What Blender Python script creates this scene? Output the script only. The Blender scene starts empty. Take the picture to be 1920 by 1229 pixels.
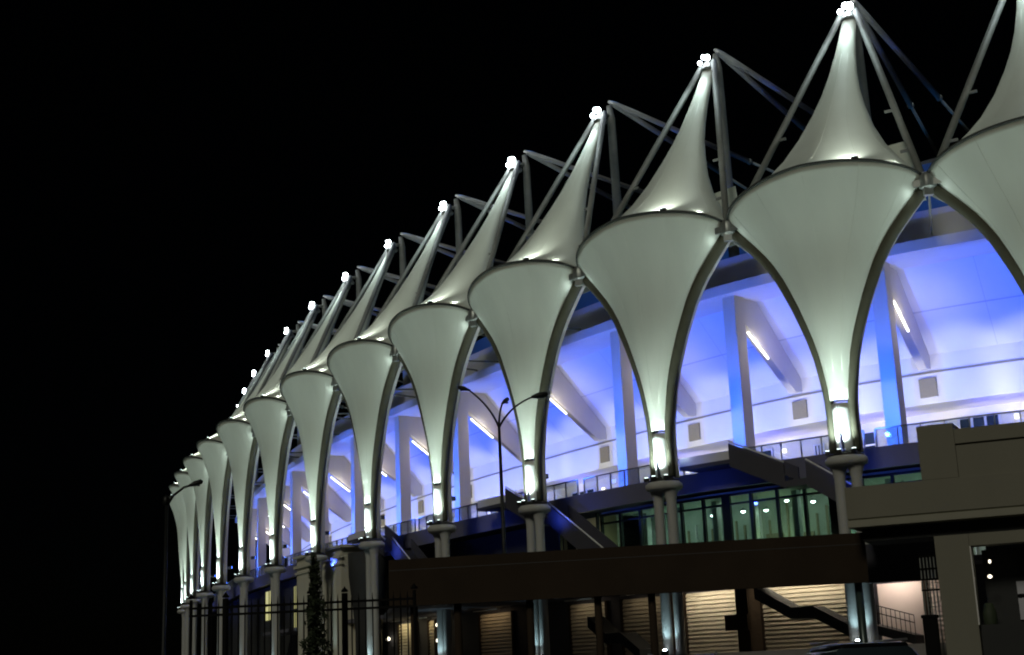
import bpy, bmesh, math, random
from mathutils import Vector, Matrix
random.seed(7)
S = bpy.context.scene
COL = S.collection
PI = math.pi
R = math.radians

# ------------------------------------------------------------------ facade curve
CP = [(74.92,63.15),(63.03,61.78),(51.06,62.3),(39.33,64.68),(28.11,68.86),(17.68,74.75),(8.59,82.43),(0.98,91.6),(-5.69,101.59),(-11.88,111.86),(-17.78,122.32),(-23.27,133.02),(-28.37,143.94),(-33.05,155.04),(-37.33,166.29),(-41.22,177.66),(-44.75,189.13),(-47.95,200.7),(-50.94,212.32),(-53.74,223.99),(-56.33,235.71)]
def curve(t):
    k = max(1, min(len(CP)-3, int(math.floor(t))+4)); u = t-(k-4)
    a, b, c, d = [Vector(q) for q in CP[k-1:k+3]]
    p = .5*((2*b)+(c-a)*u+(2*a-5*b+4*c-d)*u*u+(3*b-a-3*c+d)*u**3)
    g = .5*((c-a)+2*(2*a-5*b+4*c-d)*u+3*(3*b-a-3*c+d)*u*u)
    g.normalize()
    return p, Vector((g.y, -g.x)), g           # point, inward normal, tangent (away, to the left)
def cpt(t, o, z):
    p, n, _ = curve(t); q = p+n*o
    return Vector((q.x, q.y, z))

# ------------------------------------------------------------------ mesh builder
WL = {}
def wloc(o):
    return WL.get(o.name, Vector((0, 0, 0)))
class MB:
    def __init__(s): s.v = []; s.f = []; s.sm = []
    def add(s, vs, fs, smooth=False):
        b = len(s.v); s.v += [Vector(q) for q in vs]
        for f in fs: s.f.append([b+i for i in f]); s.sm.append(smooth)
        return s
    def hexa(s, p):      # p: 4 bottom, 4 top, same order
        return s.add(p, [(3,2,1,0),(4,5,6,7),(0,1,5,4),(1,2,6,5),(2,3,7,6),(3,0,4,7)])
    def box(s, c, size, rot=0.0):
        hx, hy, hz = [q/2 for q in size]; cs, sn = math.cos(rot), math.sin(rot); p = []
        for z in (-hz, hz):
            for x, y in ((-hx,-hy),(hx,-hy),(hx,hy),(-hx,hy)):
                p.append((c[0]+x*cs-y*sn, c[1]+x*sn+y*cs, c[2]+z))
        return s.hexa(p)
    def rbox(s, t, half, o0, o1, z0, z1):      # a box square to the facade at t
        p, n, g = curve(t); q = []
        for z in (z0, z1):
            for a, o in ((-half,o0),(half,o0),(half,o1),(-half,o1)):
                w = p+n*o+g*a; q.append((w.x, w.y, z))
        return s.hexa(q)
    def sweep(s, t0, t1, prof, step=.1, smooth=False, closed=True):   # prof: (o,z) ring swept along the facade
        n = max(1, int(math.ceil((t1-t0)/step))); m = len(prof); vs = []; fs = []
        for i in range(n+1):
            t = t0+(t1-t0)*i/n
            vs += [cpt(t, o, z) for o, z in prof]
        for i in range(n):
            for j in range(m if closed else m-1):
                k = (j+1) % m
                fs.append((i*m+j, i*m+k, (i+1)*m+k, (i+1)*m+j))
        if closed:
            fs.append(tuple(range(m))); fs.append(tuple(n*m+j for j in range(m-1, -1, -1)))
        return s.add(vs, fs, smooth)
    def slab(s, t0, t1, o0, o1, z0, z1, step=.1):
        return s.sweep(t0, t1, [(o0,z0),(o1,z0),(o1,z1),(o0,z1)], step)
    def tz(s, poly, o0, o1):       # polygon in (t,z) extruded from o0 to o1
        m = len(poly)
        vs = [cpt(t, o0, z) for t, z in poly]+[cpt(t, o1, z) for t, z in poly]
        fs = [tuple(range(m)), tuple(range(2*m-1, m-1, -1))]+[(j, (j+1) % m, m+(j+1) % m, m+j) for j in range(m)]
        return s.add(vs, fs)
    def tube(s, pts, r, n=10, cap=True):
        pts = [Vector(p) for p in pts]; rs = r if isinstance(r, (list, tuple)) else [r]*len(pts)
        vs = []; fs = []; up = None
        for i, p in enumerate(pts):
            d = (pts[min(i+1, len(pts)-1)]-pts[max(i-1, 0)]).normalized()
            if up is None:
                up = Vector((0,0,1)) if abs(d.z) < .9 else Vector((1,0,0))
            a = d.cross(up).normalized(); b = a.cross(d).normalized(); up = b
            for k in range(n):
                w = 2*PI*k/n; vs.append(p+(a*math.cos(w)+b*math.sin(w))*rs[i])
        for i in range(len(pts)-1):
            for k in range(n):
                l = (k+1) % n; fs.append((i*n+k, i*n+l, (i+1)*n+l, (i+1)*n+k))
        s.add(vs, fs, True)
        if cap:
            b = len(s.v)-len(vs)
            s.f.append([b+k for k in range(n-1, -1, -1)]); s.sm.append(False)
            s.f.append([b+(len(pts)-1)*n+k for k in range(n)]); s.sm.append(False)
        return s
    def lathe(s, c, prof, n=20, sx=1, sy=1, rot=0):    # prof (r,z)
        vs = []; fs = []; m = len(prof); cs, sn = math.cos(rot), math.sin(rot)
        for r, z in prof:
            for k in range(n):
                w = 2*PI*k/n; x, y = r*math.cos(w)*sx, r*math.sin(w)*sy
                vs.append((c[0]+x*cs-y*sn, c[1]+x*sn+y*cs, c[2]+z))
        for i in range(m-1):
            for k in range(n):
                l = (k+1) % n; fs.append((i*n+k, i*n+l, (i+1)*n+l, (i+1)*n+k))
        s.add(vs, fs, True); b = len(s.v)-len(vs)
        s.f.append([b+k for k in range(n-1, -1, -1)]); s.sm.append(False)
        s.f.append([b+(m-1)*n+k for k in range(n)]); s.sm.append(False)
        return s
    def build(s, name, mat, parent=None, bevel=0, solid=0, loc=None):
        off = wloc(parent) if parent else Vector(loc or (0,0,0))
        me = bpy.data.meshes.new(name); me.from_pydata([v-off for v in s.v], [], s.f)
        for p, q in zip(me.polygons, s.sm): p.use_smooth = q
        bm = bmesh.new(); bm.from_mesh(me); bmesh.ops.recalc_face_normals(bm, faces=bm.faces); bm.to_mesh(me); bm.free()
        me.materials.append(mat)
        o = bpy.data.objects.new(name, me); COL.objects.link(o)
        if parent: o.parent = parent
        else: o.location = off
        WL[o.name] = off
        if solid:
            m = o.modifiers.new('solid', 'SOLIDIFY'); m.thickness = solid; m.offset = 0
        if bevel:
            m = o.modifiers.new('bev', 'BEVEL'); m.width = bevel; m.segments = 2; m.limit_method = 'ANGLE'
        return o
def tag(o, label=None, cat=None, group=None, kind=None):
    if label: o['label'] = label
    if cat: o['category'] = cat
    if group: o['group'] = group
    if kind: o['kind'] = kind
    return o
def empty(name, loc, label, cat, group=None):
    o = bpy.data.objects.new(name, None); COL.objects.link(o); o.location = loc; o.empty_display_size = .5
    WL[o.name] = Vector(loc)
    return tag(o, label, cat, group)

# ------------------------------------------------------------------ materials
def mat(name, col, rough=.6, metal=0.0, noise=.12, scale=1.5, bump=0.0, trans=0.0, emit=None, spec=.5, streak=False):
    m = bpy.data.materials.new(name); m.use_nodes = True; nt = m.node_tree; N = nt.nodes; L = nt.links
    b = N['Principled BSDF']; out = N['Material Output']
    b.inputs['Roughness'].default_value = rough; b.inputs['Metallic'].default_value = metal
    b.inputs['Specular IOR Level'].default_value = spec
    tc = N.new('ShaderNodeTexCoord'); mp = N.new('ShaderNodeMapping'); L.new(tc.outputs['Object'], mp.inputs[0])
    if streak: mp.inputs['Scale'].default_value = (1, 1, .12)
    nz = N.new('ShaderNodeTexNoise'); nz.inputs['Scale'].default_value = scale; nz.inputs['Detail'].default_value = 6
    L.new(mp.outputs[0], nz.inputs['Vector'])
    mx = N.new('ShaderNodeMix'); mx.data_type = 'RGBA'
    mx.inputs[6].default_value = [c*(1-noise) for c in col]+[1]; mx.inputs[7].default_value = [min(1, c*(1+noise)) for c in col]+[1]
    L.new(nz.outputs['Fac'], mx.inputs[0]); L.new(mx.outputs[2], b.inputs['Base Color'])
    if bump:
        n2 = N.new('ShaderNodeTexNoise'); n2.inputs['Scale'].default_value = scale*8; L.new(tc.outputs['Object'], n2.inputs['Vector'])
        bp = N.new('ShaderNodeBump'); bp.inputs['Strength'].default_value = bump; bp.inputs['Distance'].default_value = .02
        L.new(n2.outputs['Fac'], bp.inputs['Height']); L.new(bp.outputs[0], b.inputs['Normal'])
    if trans:
        t = N.new('ShaderNodeBsdfTranslucent'); L.new(mx.outputs[2], t.inputs['Color'])
        ms = N.new('ShaderNodeMixShader'); ms.inputs[0].default_value = trans
        L.new(b.outputs[0], ms.inputs[1]); L.new(t.outputs[0], ms.inputs[2]); L.new(ms.outputs[0], out.inputs[0])
    if emit:
        b.inputs['Emission Color'].default_value = list(emit[0])+[1]; b.inputs['Emission Strength'].default_value = emit[1]
    return m
def glassmat(name, tint, tfac):
    m = bpy.data.materials.new(name); m.use_nodes = True; nt = m.node_tree; N = nt.nodes; L = nt.links
    N.remove(N['Principled BSDF']); out = N['Material Output']
    a = N.new('ShaderNodeBsdfTransparent'); a.inputs[0].default_value = list(tint)+[1]
    g = N.new('ShaderNodeBsdfGlossy'); g.inputs['Roughness'].default_value = .03
    nz = N.new('ShaderNodeTexNoise'); nz.inputs['Scale'].default_value = .6; tc = N.new('ShaderNodeTexCoord'); L.new(tc.outputs['Object'], nz.inputs['Vector'])
    mr = N.new('ShaderNodeMapRange'); mr.inputs[3].default_value = .25; mr.inputs[4].default_value = .45; L.new(nz.outputs['Fac'], mr.inputs[0])
    L.new(mr.outputs[0], g.inputs['Color'])
    x = N.new('ShaderNodeMixShader'); x.inputs[0].default_value = 1-tfac
    L.new(a.outputs[0], x.inputs[1]); L.new(g.outputs[0], x.inputs[2]); L.new(x.outputs[0], out.inputs[0])
    return m
def slatmat(name, col, pitch):
    m = mat(name, col, .5, 0, .15, .8)
    nt = m.node_tree; N = nt.nodes; L = nt.links; b = N['Principled BSDF']
    tc = N.new('ShaderNodeTexCoord'); sp = N.new('ShaderNodeSeparateXYZ'); L.new(tc.outputs['Object'], sp.inputs[0])
    md = N.new('ShaderNodeMath'); md.operation = 'MODULO'; md.inputs[1].default_value = pitch; L.new(sp.outputs[2], md.inputs[0])
    bp = N.new('ShaderNodeBump'); bp.inputs['Strength'].default_value = 1; bp.inputs['Distance'].default_value = .35
    L.new(md.outputs[0], bp.inputs['Height']); L.new(bp.outputs[0], b.inputs['Normal'])
    return m

M = {}
M['membrane'] = mat('membrane_fabric', (.66,.71,.63), .6, 0, .15, .5, .2, .12, spec=.3, streak=True)
M['pipe'] = mat('olive_painted_steel', (.085,.085,.06), .75, 0, .2, 2, spec=.2)
M['hoop'] = mat('dark_steel', (.05,.055,.05), .75, 0, .15, 2, spec=.2)
M['leg'] = mat('grey_painted_steel', (.20,.215,.205), .65, .1, .2, 2, spec=.3)
M['trim'] = mat('pale_painted_steel', (.50,.51,.50), .5, .1, .1, 2)
M['node'] = mat('cast_steel_joint', (.26,.28,.27), .4, .5, .2, 4)
M['foot'] = mat('white_foot_sleeve', (.8,.84,.82), .5, 0, .05, 2)
M['pedestal'] = mat('pedestal_concrete', (.46,.47,.45), .7, 0, .18, 2, .3, streak=True)
M['fixture'] = mat('black_fixture', (.02,.02,.02), .5, .2)
M['lens'] = mat('lamp_lens_white', (.9,.9,.9), .3, emit=((.86,.94,1), 34))
M['lensfoot'] = mat('uplight_lens', (.9,.9,.9), .3, emit=((.8,1,.95), 4))
M['lensblue'] = mat('blue_lamp_lens', (.2,.3,.9), .3, emit=((.08,.2,1), 12))
M['lenswarm'] = mat('warm_lamp_lens', (.9,.85,.7), .3, emit=((1,.9,.68), 3))
M['strip'] = mat('strip_light_tube', (.9,.9,.85), .3, emit=((1,.94,.80), 4.5))
M['concrete'] = mat('painted_concrete', (.70,.70,.68), .75, 0, .10, .5, .15, streak=True)
M['column'] = mat('column_paint', (.66,.63,.58), .7, 0, .1, .8, .1, streak=True)
M['greywall'] = mat('upper_grey_cladding', (.50,.51,.56), .6, 0, .12, .5)
M['ceiling'] = mat('sloped_soffit_plaster', (.74,.74,.76), .8, 0, .08, .35, .1)
M['white'] = mat('white_plaster', (.80,.79,.74), .75, 0, .06, .4, .1)
M['backwall'] = mat('cream_plaster', (.78,.74,.56), .75, 0, .1, .4)
M['vent'] = mat('vent_grille', (.30,.27,.18), .6, .1, .1, 6)
M['bluelitroof'] = mat('roof_sheet_blue_lit', (.03,.10,.28), .4, .1, .25, .3)  # blue lighting on the roof put into the base colour
M['darkglass'] = mat('dark_window_glass', (.03,.045,.055), .12, 0, .3, 1)
M['frame'] = mat('window_frame', (.75,.75,.73), .5, 0, .05)
M['mullion'] = mat('dark_mullion', (.012,.02,.016), .4, .3, .1)
M['pane'] = glassmat('shopfront_glass', (.70,.82,.76), .9)
M['balglass'] = glassmat('balustrade_glass', (.82,.86,.9), .84)
M['lobby'] = mat('lobby_wall', (.46,.52,.45), .7, 0, .25, .5)
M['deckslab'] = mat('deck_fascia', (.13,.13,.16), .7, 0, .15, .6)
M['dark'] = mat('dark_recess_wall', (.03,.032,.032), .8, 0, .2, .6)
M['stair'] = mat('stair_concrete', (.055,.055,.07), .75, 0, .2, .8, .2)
M['brown'] = mat('brown_stone_cladding', (.036,.026,.018), .8, 0, .3, .5, .1, spec=.08)
M['tan'] = mat('tan_render', (.215,.21,.165), .8, 0, .10, .5, .15, streak=True)
M['tanlit'] = mat('tan_render_lit', (.30,.295,.235), .8, 0, .12, .6, streak=True)  # lighter copy of the tan, light on the ledge put into the colour
M['tanline'] = mat('joint_shadow_gap', (.10,.10,.06), .9, 0, .1)
M['shutter'] = slatmat('roller_shutter', (.66,.60,.47), .24)
M['beige'] = mat('beige_wall', (.62,.61,.50), .8, 0, .12, .5, .1, streak=True)
M['pink'] = mat('pale_wall', (.80,.70,.62), .8, 0, .1, .5)
M['asphalt'] = mat('asphalt', (.05,.05,.05), .9, 0, .25, 3, .3)
M['paving'] = mat('terrace_paving', (.22,.21,.2), .85, 0, .2, 2, .2)
M['black'] = mat('black_iron', (.004,.004,.004), .8, 0, spec=.15)
M['lamp'] = mat('lamp_post_paint', (.012,.014,.014), .5, .3)
M['leaf'] = mat('dark_leaves', (.035,.05,.025), .7, 0, .5, 3)
M['bark'] = mat('bark', (.06,.045,.03), .9, 0, .3, 6, .3)
M['carpaint'] = mat('black_car_paint', (.006,.006,.007), .22, 0, .05)
M['tyre'] = mat('tyre_rubber', (.015,.015,.015), .9)
M['rim'] = mat('alloy_rim', (.45,.45,.46), .3, .8)
M['redlens'] = mat('red_lens', (.25,.01,.01), .2)
M['clearlens'] = mat('clear_lens', (.6,.6,.6), .1)
M['plate'] = mat('number_plate', (.6,.6,.58), .4)

def spot(loc, target, power, col, angle=90, blend=.6, rad=.15):
    l = bpy.data.lights.new('spot_lamp', 'SPOT'); l.energy = power; l.color = col; l.spot_size = R(angle); l.spot_blend = blend; l.shadow_soft_size = rad
    o = bpy.data.objects.new('spot_lamp', l); COL.objects.link(o); o.location = loc
    o.rotation_euler = (Vector(target)-Vector(loc)).to_track_quat('-Z', 'Y').to_euler(); return o
def point(loc, power, col, rad=.15):
    l = bpy.data.lights.new('point_lamp', 'POINT'); l.energy = power; l.color = col; l.shadow_soft_size = rad
    o = bpy.data.objects.new('point_lamp', l); COL.objects.link(o); o.location = loc; return o

# ------------------------------------------------------------------ ground
g = MB(); g.add([(-900,-200,0),(900,-200,0),(900,1500,0),(-900,1500,0)], [(0,1,2,3)])
tag(g.build('ground', M['asphalt']), 'dark asphalt ground around the stadium', 'ground', kind='structure')
g = MB(); g.slab(-2.5, 14, -3.2, 22, .004, 2.2, .25)
tag(g.build('terrace', M['paving']), 'raised paved terrace the stadium stands on', 'terrace', kind='structure')

# ------------------------------------------------------------------ membrane canopies
ZN, ZB, ZT = 26.5, 12.35, 41.6
FUN = [(15.25,.60),(15.9,.66),(16.8,.80),(17.8,.98),(18.8,1.25),(19.8,1.60),(20.8,1.98),(21.8,2.42),(22.6,2.80),(23.4,3.28),(24.1,3.78),(24.8,4.38),(25.4,4.92),(25.9,5.38),(26.3,5.75),(26.5,5.98)]
HAT = [(0,6.0),(.04,5.5),(.09,4.9),(.16,4.1),(.25,3.15),(.36,2.3),(.48,1.62),(.58,1.18),(.68,.88),(.78,.68),(.88,.54),(1,.44)]
ORD = ['cut off by the right edge of the picture','nearest one seen whole, brightest at its tip','second from the large one at the right','third from the large one at the right','fourth from the large one at the right','fifth from the large one at the right','sixth from the large one at the right','seventh from the large one at the right','seventh from the far left end of the row','sixth from the far left end of the row','fifth from the far left end of the row','fourth from the far left end of the row','third from the far left end of the row','second from the far left end of the row','last at the far left end of the row']
def canopy(i, last):
    P, n, g_ = curve(i); base = Vector((P.x, P.y, ZB)); out = Vector((-n.x, -n.y, 0))
    def nodept(k):
        q = (Vector(CP[k+4])+Vector(CP[k+5]))/2; return Vector((q.x, q.y, ZN))
    NR, NL = nodept(i-1), nodept(i)
    P3 = Vector((P.x, P.y, 0))
    eR = Vector((NR.x-P.x, NR.y-P.y, 0)); lR = eR.length; eR.normalize()
    eL = Vector((NL.x-P.x, NL.y-P.y, 0)); lL = eL.length; eL.normalize()
    inn = Vector((n.x, n.y, 0))
    root = empty('membrane_canopy', (P.x, P.y, ZB), 'white funnel shaped membrane canopy, '+ORD[i], 'canopy', 'membrane canopies along the stadium front')
    fmax = 5.98; FF, HH = 2.7, 1.5                # front depth and rise of the hoop
    # lower funnel: front half, from the right node round the front to the left node
    def ring(r, w, kL, kR):
        u = r/fmax; v_ = max(0, min(1, (u-.5)/.5)); q = .34+(FF/6-.34)*v_*v_+.66*(1-u)**4
        d = eR*kR*math.cos(w)+out*q*math.sin(w) if w <= PI/2 else eL*kL*(-math.cos(w))+out*q*math.sin(w)
        return d*r+Vector((0,0,HH*u**3*math.sin(w)))
    m = MB(); na = 28; vs = []; fs = []
    for z, r in FUN:
        u = r/fmax; kR = 1+(lR/fmax-1)*u; kL = 1+(lL/fmax-1)*u
        for a in range(na+1):
            vs.append(P3+Vector((0,0,z))+ring(r, PI*a/na, kL, kR))
    for j in range(len(FUN)-1):
        for a in range(na):
            b = j*(na+1)+a; fs.append((b, b+1, b+na+2, b+na+1))
    m.add(vs, fs, True); m.build('lower_funnel', M['membrane'], root, solid=.03)
    sm = MB()
    for a in (4, 9, 14, 19, 24): sm.tube([vs[j*(na+1)+a]+out*.012 for j in range(2, len(FUN))], .02, 4)
    sm.build('funnel_seams', M['membrane'], root)
    # arched edge pipes
    for e, l in ((eR, lR), (eL, lL)):
        pts = []; rs = []
        for z, r in [(12.45,.62),(13.4,.60),(14.4,.58)]+FUN:
            u = r/fmax
            pts.append(P3+Vector((0,0,z))+e*(r+.08)*(1+(l/fmax-1)*u)+out*.1); rs.append(.19+.14*min(1, (z-12.4)/9))
        MB().tube(pts, rs, 12).build('arch_pipe', M['pipe'], root)
        # pale inner lip of the arch
        MB().tube([p+inn*.42+Vector((0,0,-.05)) for p in pts], .17, 10).build('arch_trim', M['trim'], root)
    # foot: crossbar, two bright tapering sleeves with a gap between
    MB().tube([P3+eR*.62+Vector((0,0,15.16)), P3+out*.47+Vector((0,0,15.16)), P3+eL*.62+Vector((0,0,15.16))], .035, 8).build('foot_crossbar', M['hoop'], root)
    for s_, e in ((1, eR), (-1, eL)):
        m = MB(); vs = []; fs = []
        for j in range(8):
            z = 12.45+j*(15.05-12.45)/7; a0 = R(2); a1 = R(68+21*min(1, j/4))
            for k in range(9):
                w = a0+(a1-a0)*k/8; r = .44+.08*j/7
                vs.append(P3+Vector((0,0,z))+e*r*math.cos(w)+out*r*math.sin(w))
        for j in range(7):
            for k in range(8):
                b = j*9+k; fs.append((b, b+1, b+10, b+9))
        m.add(vs, fs, True); m.build('foot_sleeve', M['foot'], root, solid=.05)
    # hoop
    hp = [P3+Vector((0,0,ZN+.02))+ring(5.99, PI*a/40, lR/fmax, lL/fmax) for a in range(41)]
    MB().tube(hp, .085, 10).build('hoop', M['hoop'], root)
    # upper hat
    T = P3+inn*7.7
    m = MB(); vs = []; fs = []; nb = 44
    for u, r in HAT:
        z = ZN+.06+u*(40.75-ZN); c = P3+inn*(7.7*u**.88)+Vector((0,0,z)); k = r/6.0
        for a in range(nb):
            w = 2*PI*a/nb
            q = FF/6+(.8-FF/6)*(1-k)**2.5
            if w <= PI/2: d = eR*(1+(lR/6-1)*k)*math.cos(w)+out*math.sin(w)*q
            elif w <= PI: d = -eL*(1+(lL/6-1)*k)*math.cos(w)+out*math.sin(w)*q
            else: d = (eR if math.cos(w) > 0 else -eL)*math.cos(w)+out*math.sin(w)*(.40+.35*(1-k))
            vs.append(c+d*r+Vector((0,0,HH*k**3*max(0, math.sin(w)))))
    for j in range(len(HAT)-1):
        for a in range(nb):
            b = (a+1) % nb; fs.append((j*nb+a, j*nb+b, (j+1)*nb+b, (j+1)*nb+a))
    m.add(vs, fs, True); m.build('upper_hat', M['membrane'], root, solid=.03)
    sm = MB()
    for a in (3, 7, 11, 15, 19): sm.tube([vs[j*nb+a]+out*.012 for j in range(0, len(HAT)-2)], .02, 4)
    sm.build('hat_seams', M['membrane'], root)
    # rear membrane panel between the nodes
    m = MB(); a = cpt(i-.43, 3.2, ZN); b = cpt(i+.43, 3.2, ZN); c = cpt(i+.2, 4.6, 30.6); d = cpt(i-.34, 4.2, 30.6)
    m.add([a, b, c, d], [(0,1,2,3)]); m.build('rear_panel', M['membrane'], root, solid=.04)
    # tip collar, legs, mast, stays
    tip = T+Vector((0,0,40.6))
    MB().lathe(T+Vector((0,0,40.65)), [(.50,0),(.55,.12),(.42,.3),(.3,.6)], 16).build('tip_collar', M['node'], root)
    top = P3+inn*8.6+Vector((0,0,42.2))
    for N_, s_ in ((NR, 1), (NL, -1)):
        e = eR if s_ == 1 else eL
        a = T+Vector((0,0,41.3))+e*.45; b = N_+Vector((0,0,.25))-e*.25
        lg = MB().tube([a, b], .20, 12).build('leg', M['leg'], root)
        for u in (.62, .84):
            q = a.lerp(b, u); MB().box(q-e*.25-Vector((0,0,.05)), (.7,.12,.14), math.atan2(e.y, e.x)).build('bracket', M['leg'], lg)
    MB().tube([P3+inn*8.9+Vector((0,0,27.6)), P3+inn*8.75+Vector((0,0,41.2)), top], [.36,.30,.2], 14).build('mast', M['leg'], root)
    MB().tube([T+Vector((0,0,41.3)), P3+inn*8.75+Vector((0,0,41.4))], .16, 8).build('tip_arm', M['leg'], root)
    for s_ in (-1, 1):
        st = top+Vector((0,0,.35)); en = cpt(i+.27*s_, 29, 37.9)
        q = st.lerp(en, .62)
        sy = MB().tube([st, st.lerp(en, .03), q], [.1,.19,.19], 10).build('stay', M['trim'], root)
        MB().tube([q, q.lerp(en, .02)], .24, 10).build('collar', M['node'], sy)
        MB().tube([q.lerp(en, .01), en], .11, 8).build('rod', M['leg'], sy)
    # tip lamps
    ks = 1+.14*math.sin(i*1.7+1)
    for dx, dz, rr in ((-.28,-.16,.17),(.22,.06,.23),(-.02,.18,.18)):
        rr *= ks; c = T+out*.45+eR*dx*1.2+Vector((0,0,41.4+dz))
        h = MB().lathe(c+inn*rr*.5, [(.05,-rr*.7),(rr*.6,-rr*.6),(rr*.75,0),(rr*.5,rr*.6),(.03,rr*.7)], 12).build('lamp_housing', M['fixture'], root)
        MB().lathe(c, [(.03,-rr),(rr*.5,-rr*.87),(rr*.87,-rr*.5),(rr,0),(rr*.87,rr*.5),(rr*.5,rr*.87),(.03,rr)], 14).build('lamp_lens', M['lens'], h)
    # node casting at the left node (and the right one for the first)
    for N_ in ([NL] if i > 0 else [NL, NR]):
        N0 = N_; N_ = N_+out*.3
        m = MB(); m.lathe(N_+Vector((0,0,-.55)), [(.26,0),(.5,.15),(.5,.75),(.36,1.0)], 12)
        ang = math.atan2(g_.y, g_.x)
        m.box(N_+out*.28+Vector((0,0,-.15)), (1.5,.12,.4), ang); m.box(N_+out*.18+Vector((0,0,-.62)), (.5,.3,.5), ang+.4)
        m.box(N_+out*.1+Vector((0,0,.35)), (1.0,.2,.22), ang)
        m.build('node_joint', M['node'], root, bevel=.02)
        for dt in (-.14, .16):
            e = cpt(i+.5+dt if N0 is NL else i-.5+dt, 7.9, 25.9)
            MB().tube([N_+Vector((0,0,-.7)), e], .07, 8).build('node_strut', M['leg'], root)
    # hat uplight on the hoop
    c = P3+eR*2.9+out*2.15+Vector((0,0,28.0)); h = MB().box(c, (.34,.22,.16), math.atan2(g_.y, g_.x)).build('hat_uplight', M['fixture'], root)
    MB().box(c+Vector((0,0,.1)), (.28,.16,.03), math.atan2(g_.y, g_.x)).build('uplight_lens', M['lensfoot'], h)
    spot(c+Vector((0,0,.25))+out*.15, P3+inn*1.0+Vector((0,0,31.0)), 720, (.95,1,.9), 130, 1, .12)
    spot(T+out*1.5+Vector((0,0,41.6)), P3+inn*5.6+Vector((0,0,36.5)), 1200, (.82,1,1), 70, 1, .2)
    for s_, e in ((1, eR), (-1, eL)):
        spot(P3+e*4.9+out*1.3+Vector((0,0,27.6)), P3+inn*2+Vector((0,0,31)), 70, (.95,1,.9), 120, 1, .1) if i < 9 else None
    # funnel uplights
    spot(P3+out*1.35+Vector((0,0,12.75)), P3+out*.45+Vector((0,0,14.6)), 950, (.82,1,.97), 112, .6, .1)
    kf = 1+.16*math.sin(i*2.3)
    for e, kk in ((eR, 1.0), (eL, .9)):
        spot(P3+out*1.5+e*.5+Vector((0,0,12.7)), P3+out*1.6+e*3.4+Vector((0,0,25.5)), 2050*kf*kk, (.85,1,.91), 62, 1, .25)
    for N_, pw in ((NR, 13), (NL, 6)):
        q = N_+(P3-Vector((N_.x, N_.y, 0))).normalized()*.55+out*.75+Vector((0,0,-.75)); spot(q, P3+out*.8+Vector((0,0,25.3)), pw, (.85,1,.97), 150, 1, .2)
    spot(T+inn*.9+Vector((0,0,43.6)), cpt(i, 29, 37.9), 1500, (.75,.9,1), 60, 1, .1)  # added spot without a fixture, brightens the stays
    point(top+Vector((0,0,.9))+inn*.5, 16, (.08,.3,1), .1)
    spot(P3+inn*1.3+Vector((0,0,12.9)), P3+inn*.2+Vector((0,0,16)), 160, (.85,.95,1), 100, .9, .1)
    spot(P3+out*1.45+Vector((0,0,12.7)), P3+out*.75+Vector((0,0,16.8)), 1100, (.8,1,.97), 42, 1, .1)
    # pedestal: its own thing
    ped = empty('canopy_pedestal', (P.x, P.y, 2.2), 'twin shaft pedestal under the canopy '+ORD[i], 'pedestal', 'pedestals of the membrane canopies')
    ang = math.atan2(g_.y, g_.x)
    for s_ in (-1, 1):
        c = P3+Vector((g_.x, g_.y, 0))*.48*s_
        MB().lathe(c, [(.33,2.2),(.30,2.5),(.30,11.0),(.36,11.35),(.46,11.62),(.55,11.75)], 20).build('shaft', M['pedestal'], ped)
    MB().lathe(P3, [(.95,11.66),(1.14,11.76),(1.18,11.9),(1.16,12.06),(1.06,12.12),(1.02,12.18)], 28, .99, .86, ang).build('cap', M['pedestal'], ped)
    MB().lathe(P3, [(.98,12.18),(1.0,12.28),(.7,12.38),(.62,12.44)], 24, 1.0, .84, ang).build('base_plate', M['fixture'], ped)
    for a_, o_ in ((-.75,-.75), (.0,-1.0), (.75,-.75)):
        c = P3+Vector((g_.x, g_.y, 0))*a_-out*o_*.9; c.z = 12.4
        f = MB().box(c-Vector((0,0,.03)), (.24,.2,.22), ang+.3*a_).build('uplight', M['fixture'], ped)
        MB().box(c+Vector((0,0,.1)), (.18,.14,.03), ang+.3*a_).build('lens', M['lensfoot'], f)
    if i < 11:
        c = P3+out*.9; c.z = 2.35
        f = MB().box(c, (.3,.3,.3), ang).build('ground_uplight', M['fixture'], ped)
        MB().lathe(c+Vector((0,0,.155)), [(.11,0),(.08,.06)], 10).build('lens', M['lens'], f)
        spot(c+Vector((0,0,.3)), P3+Vector((0,0,6)), 120, (.6,.9,1), 90, .6, .06)
NCAN = 14
for i in range(0, NCAN): canopy(i, i == NCAN-1)

# ------------------------------------------------------------------ stadium stand
b0 = cpt(3, 9, 2.2)
ST = empty('stadium_stand', b0, 'white concrete stadium stand behind the canopies, lit blue under its sloping seats', 'stadium')
T0, T1 = -1.6, 13.4
MB().slab(T0, T1, 7.2, 10.6, 24.85, 25.5).build('ring_beam', M['concrete'], ST)
MB().slab(T0, T1, 8.0, 8.4, 25.503, 27.45).build('upper_wall', M['greywall'], ST)
MB().sweep(T0, T1, [(10.6,24.86),(15,20.18),(15.2,20.4),(10.7,25.2)]).build('sloped_ceiling', M['ceiling'], ST)
MB().slab(T0, T1, 15.0, 15.4, 17.05, 20.2).build('fascia_wall', M['white'], ST)
MB().sweep(T0, T1, [(14.93,18.98),(14.995,18.98),(14.995,19.10),(14.93,19.10)]).build('wall_rail', M['vent'], ST)
MB().slab(T0, T1, 15.403, 18.6, 17.06, 17.3).build('gallery_soffit', M['ceiling'], ST)
MB().slab(T0, T1, 18.603, 19.0, 13.1, 17.3).build('back_wall', M['backwall'], ST)
MB().slab(T0, T1, 4.4, 19.0, 12.7, 13.096).build('deck', M['deckslab'], ST)
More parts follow.
